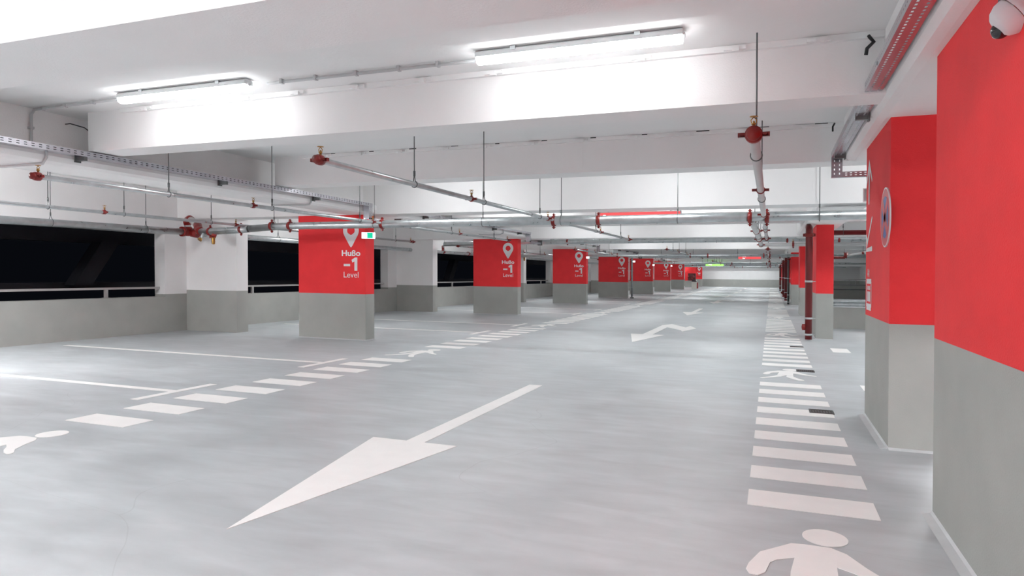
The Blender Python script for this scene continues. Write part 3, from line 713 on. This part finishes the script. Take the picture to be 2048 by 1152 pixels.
# ================================================================ LAMPS
def lamp(xc, yc, label, LM=None):
    t = thing('batten_lamp', (xc, yc, CZ-.11), label, 'lamp', 'linear ceiling lamps')
    h = .75
    zb = CZ-.014 if False else CZ
    prof = [(yc-.048, zb-.052), (yc+.048, zb-.052), (yc+.050, zb-.020), (yc+.030, zb-.006), (yc-.030, zb-.006), (yc-.050, zb-.020)]
    obj('housing', MB().prism(prof, 'x', xc-h, xc+h), LAMPBODY, t)
    prof = [(yc-.046, zb-.053), (yc-.040, zb-.085), (yc-.022, zb-.097), (yc+.022, zb-.097), (yc+.040, zb-.085), (yc+.046, zb-.053)]
    obj('diffuser', MB().prism(prof, 'x', xc-h+.005, xc+h-.005), LM or LAMPLIT, t)
    for s_ in (-1, 1):
        obj('end_cap', MB().lathe((xc+s_*h, yc, zb-.045), [(.018,0),(.018,.012),(.001,.014)], Vector((s_,0,0)), 12), LAMPBODY, t)
        obj('clip', MB().box(xc+s_*.45-.02, xc+s_*.45+.02, yc-.054, yc+.054, zb-.03, zb-.001), GALV, t)
    return t
L0 = lamp(-1.31, 4.70, 'lit tubular batten lamp on the ceiling, right one of the nearest pair', LAMPNEAR)
dup(L0, (-3.66, 0.02, 0), 'lit tubular batten lamp on the ceiling, left one of the nearest pair')
L1 = lamp(-1.31, -4.1, 'lit batten lamp over the right half of the aisle, behind the camera')
L3 = lamp(-1.31, 9.55, 'lit batten lamp over the right half of the aisle, hidden behind beams, first such row', LAMPWEAK)
for k, y in enumerate([-4.1, .1, 9.55, 13.5, 18.3, 22.3, 27.2, 31.1, 39.9, 48.7, 57.5, 66.3, 75.1, 79.8]):  # row above the camera and last row are unseen fill, added for brightness
    src = L1 if k < 2 or k > 8 else L3
    for side, x in (('left', -4.97), ('right', -1.31)):
        if (k, side) not in ((0, 'right'), (2, 'right')): dup(src, (x+1.31, y-(-4.1 if src is L1 else 9.55), 0), 'lit batten lamp over the %s half of the aisle, %s' % (side, 'behind the camera' if y < 0 else 'unseen fill added almost above the camera') if k < 2 else 'lit batten lamp over the %s half of the aisle, hidden behind beams, %s such row' % (side, ORD[k-2]))
L2 = lamp(-9.9, -4.1, 'lit batten lamp over the left parking bays, behind the camera', LAMPSIDE)
for k, y in enumerate([-4.1, 1.2, 4.7, 13.5, 22.3, 31.1, 39.9, 48.7, 57.5, 66.3, 75.1]):  # second row is added fill; near rows raised to brighten walls and piers
    if k: dup(L2 if k < 3 else L1, (0 if k < 3 else -8.2, y+4.1, 0), 'lit batten lamp over the left parking bays, row %s' % ORD[k])
    if k != 2: dup(L2 if k < 2 else L1, (13.0 if k < 2 else 4.6, y+4.1, 0), 'lit batten lamp over the area right of the piers, row %s' % ORD[k])
dup(L1, (4.4+1.31, 19.9, 0), 'added batten fill lamp over the low parapet right of the third pier')  # unseen lamp added to brighten the parapet
dup(L1, (2.8+1.31, 13.4, 0), 'lit batten lamp right of the second pier')

# ================================================================ SIGNS AND SMALL THINGS
def hanging_sign(x0, x1, y, z0, z1, m, lines, label, side=True):
    t = thing('overhead_sign', ((x0+x1)/2, y, z0), label, 'sign')
    obj('panel', MB().box(x0+.02, x1-.02, y, y+.04, z0+.01, z1-.01), m, t)
    obj('frame', MB().box(x0, x1, y-.002, y+.05, z1-.012, z1).box(x0, x1, y-.002, y+.05, z0, z0+.012).box(x0, x0+.02, y-.002, y+.05, z0, z1).box(x1-.02, x1, y-.002, y+.05, z0, z1), GALV, t)
    for x in (x0+.16, x1-.18): obj('hanger', MB().box(x-.012, x+.012, y+.01, y+.03, z1, CZ), GALVD, t)
    for (s_, cx, zz, h) in lines:
        b = MB(); text_on(b, s_, cx, zz, h, y=y-.003, bold=.01); obj('lettering', b, SIGNTXT, t)
    return t
hanging_sign(-2.83, -1.415, 11.75, 2.175, 2.385, SIGNRED, [('\u0413\u0430\u0440\u0430\u0436\u0438', -2.57, 2.235, .10)], 'red overhead sign hidden mostly behind the first sprinkler main')
hanging_sign(-1.66, -.49, 38.2, 2.17, 2.375, SIGNRED, [('\u0418\u0437\u0445\u043e\u0434', -1.35, 2.285, .055), ('Exit', -1.36, 2.20, .055)], 'smaller red overhead sign with white text far down the aisle')
hanging_sign(-4.75, -3.40, 54.6, 2.03, 2.24, SIGNGRN, [('\u0412\u0445\u043e\u0434', -4.4, 2.09, .09)], 'bright green overhead sign far down the aisle')
def exit_sign(x, y, z, label, w_=.235):
    t = thing('exit_sign', (x, y, z), label, 'sign', 'lit exit signs on the left columns')
    # panel set at an angle to the aisle
    o = obj('panel', MB().box(x, x+.012, y-.25, y, z, z+.125), EXITW, t)
    return t
for i, (y, x) in enumerate(((11.0, -7.11), (28.4, -7.37), (37.2, -7.34), (45.4, -7.29), (54.2, -7.35))):
    t = thing('exit_sign', (x+.14, y-.15, 1.95), 'small lit white and green exit sign on the corner of the %s left column' % ORD[(0, 2, 3, 4, 5)[i]], 'sign', 'lit exit signs on the left columns')
    sx, sz = (.125, .060) if i == 0 else (.07, .045)
    M = Matrix.Rotation(.55, 3, 'Z')
    cx, cy_, cz_ = (x+(.19, .1, .42, .1, .1)[i], y-(.20, .2, .46, .42, .2)[i], (1.965, 2.0, 2.0, 1.94, 2.0)[i])
    def rb(x0, x1, y0, y1, z0, z1):
        b = MB().box(x0, x1, y0, y1, z0, z1); b.v = [M @ v + Vector((cx, cy_, cz_)) for v in b.v]; return b
    obj('housing', rb(-sx, sx, 0, .03, -sz, sz), PLAST, t)
    obj('lit_panel', rb(-sx+.008, sx-.008, -.006, 0, -sz+.008, sz-.008), EXITW, t)
    if i == 0:
        obj('green_field', rb(-.025, .080, -.008, -.006, -.050, .050), EXITG, t)
        obj('green_border', rb(-.085, -.025, -.008, -.006, .040, .048), EXITG, t)
    obj('mount', MB().box(cx-.01, cx+.01, cy_+.02, y+.06, cz_+.05, cz_+.065).box(x, cx+.01, y+.04, y+.06, cz_+.05, cz_+.065), PLAST, t)
# dome camera on the nearest pier
t = thing('dome_camera', (.79, 3.02, 2.17), 'white dome security camera on a bracket, top right corner', 'camera')
ax = Vector((-.78, .12, -.62)).normalized(); o0 = Vector((.835, 2.975, 2.275))
b = MB().lathe(o0, [(.075,-.06),(.076,0),(.080,.008),(.077,.020),(.075,.025)], ax, 36); obj('base_ring', b, PLAST, t)
b = MB().lathe(o0, [(.068,.025),(.066,.050),(.053,.075),(.038,.087),(.001,.09)], ax, 36); obj('housing', b, PLAST, t)
dc = o0+ax*.066+Vector((-.0, .024, -.019)); b = MB().lathe(dc, [(.031*math.cos(a), .031*math.sin(a)) for a in [PI/2*i/8-.3 for i in range(9)]], (ax+Vector((0,.6,-.45))).normalized(), 24); obj('smoked_dome', b, GLASS, t)
obj('lens', MB().lathe(dc+(ax+Vector((0,.6,-.45))).normalized()*.031, [(.001,.001),(.007,.0005),(.007,-.002)], (ax+Vector((0,.6,-.45))).normalized(), 12), PLAST, t)
# small lit sign edge behind the second pier
t = thing('side_exit_sign', (.93, 8.0, 2.09), 'small pale exit sign just showing behind the second pier', 'sign')
obj('housing', MB().box(.895, 1.25, 8.0, 8.03, 2.09, 2.23), PLAST, t); obj('lit_panel', MB().box(.905, 1.24, 7.994, 8.0, 2.10, 2.22), COND, t)
obj('mount', MB().box(1.05, 1.08, 7.99, 8.02, 2.23, 2.50), GALV, t)
# fire cabinet recess and bin at the far left
t = thing('fire_point', (-8.0, 75.2, 0), 'dark red fire point recess with equipment at the far end of the left row', 'fire point')
obj('back_panel', MB().box(-8.7, -7.6, 75.5, 75.6, .72, 2.3), RED, t); obj('grey_base', MB().box(-8.7, -7.6, 75.4, 75.6, 0, .72), GREY, t)
obj('cabinet', MB().box(-8.35, -7.55, 75.2, 75.5, .75, 1.5), mat('dark_red_cabinet', (.10, .008, .01), .4), t)
for x, z in ((-8.3, .95), (-7.75, 1.0), (-7.95, .85)): obj('extinguisher', MB().lathe((x, 75.1, z), [(.001,0),(.07,0),(.075,.2),(.03,.26),(.02,.3),(.001,.3)]), REDP, t)
t = thing('waste_bin', (-6.75, 67.5, 0), 'beige waste bin with dark lid at the far left end', 'bin')
obj('body', MB().box(-7.08, -6.62, 66.8, 67.3, 0, .68), BIN, t); obj('lid', MB().prism([(-7.1,.68),(-6.6,.68),(-6.7,.82),(-7.0,.86)], 'y', 66.78, 67.32), BLACK, t)
obj('red_panel', MB().box(-6.619, -6.5, 66.9, 67.25, .05, .62), REDP, t)
# railings in the left wall openings
for k in range(len(PIL)-1):
    ya, yb = PIL[k]+.95, PIL[k+1]-.56
    if yb < 0 or ya > 60: continue
    t = thing('railing', (XL-.16, (ya+yb)/2, .74), 'grey tubular railing in the %s dark wall opening from the camera' % ORD[k-1 if k > 0 else 0] if k > 0 else 'grey tubular railing in the wall opening beside the camera', 'railing', 'railings in the wall openings')
    obj('top_rail', MB().box(XL-.185, XL-.14, ya, yb, .90, .94), RAILP, t)
    n = 3; L = yb-ya
    for j in range(n):
        y = ya+L*(j+.5)/n
        obj('post', MB().box(XL-.185, XL-.14, y-.03, y+.03, .742, .90).box(XL-.2, XL-.12, y-.06, y+.06, .7405, .748), RAILP, t)
# dark structure outside the openings
t = thing('outside_frame', (-14, 30, 0), 'dark steel facade frame with slanting struts outside the openings', 'facade')
obj('fascia', MB().box(-14.2, -13.9, -8, 82, 1.86, 2.7), NIGHT, t)
obj('lower_beam', MB().box(-14.2, -13.9, -8, 82, .86, 1.0), NIGHT, t)
for k in range(9):
    y = 10.9+8.8*k-8.8
    b = MB(); b.prism([(y-.9,.95),(y-.5,.95),(y+.18,1.9),(y-.25,1.9)], 'x', -13.8, -13.5); obj('strut', b, NIGHT, t)
# right side beyond the third pier: kerb wall, guard rail, ramp walls
t = thing('ramp_parapet', (4.6, 19, 0), 'low grey parapet wall beyond the third pier on the right', 'wall')
obj('parapet', MB().box(1.35, XR, 18.86, 19.06, 0, .535), GREY, t); obj('coping', MB().box(1.34, XR, 18.84, 19.08, .535, .55), COVE, t)
t = thing('guard_rail', (4.5, 23, 0), 'shiny corrugated steel guard rail behind the low parapet', 'guard rail')
y = 23.0; zc = .46
prof = [(y+.05, zc-.155), (y, zc-.12), (y, zc-.08), (y+.07, zc-.03), (y+.07, zc+.03), (y, zc+.08), (y, zc+.12), (y+.05, zc+.155), (y+.055, zc+.155), (y+.006, zc+.118), (y+.006, zc+.082), (y+.076, zc+.03), (y+.076, zc-.03), (y+.006, zc-.082), (y+.006, zc-.118), (y+.055, zc-.155)]
obj('rail', MB().prism(prof, 'x', 1.42, XR-.1), GALV, t)
for x in (1.6, 3.4, 5.2, 7.0): obj('post', MB().box(x-.05, x+.05, y+.076, y+.16, 0, .62), GALVD, t)
t = thing('ramp_wall', (5, 45, 0), 'long low grey ramp wall with dark ledges in front of the far wall on the right', 'wall')
obj('ramp_face', MB().box(1.9, XR, 45, 45.3, 0, .52), GREY, t)
obj('ledge', MB().box(1.9, XR, 44.9, 45.35, .52, .60), GALVD, t)
obj('ramp_face', MB().box(1.9, XR, 47, 47.3, 0, .78), GREY, t); obj('ledge', MB().box(1.9, XR, 46.95, 47.35, .78, .82), GALVD, t)
t = thing('ramp_railing', (5, 52, 0), 'thin grey handrail rising across the ramp on the right', 'railing')
obj('rail', MB().tube([(1.9, 52, 1.02), (XR, 52, 1.24)], .025, 8), RAILP, t); obj('rail', MB().box(1.9, XR, 51.97, 52.03, .70, .80), RAILP, t)
for x in (5.0, 5.4, 7): obj('post', MB().tube([(x, 52, 0), (x, 52, 1.02+.03*(x-1.9))], .02, 8), RAILP, t)
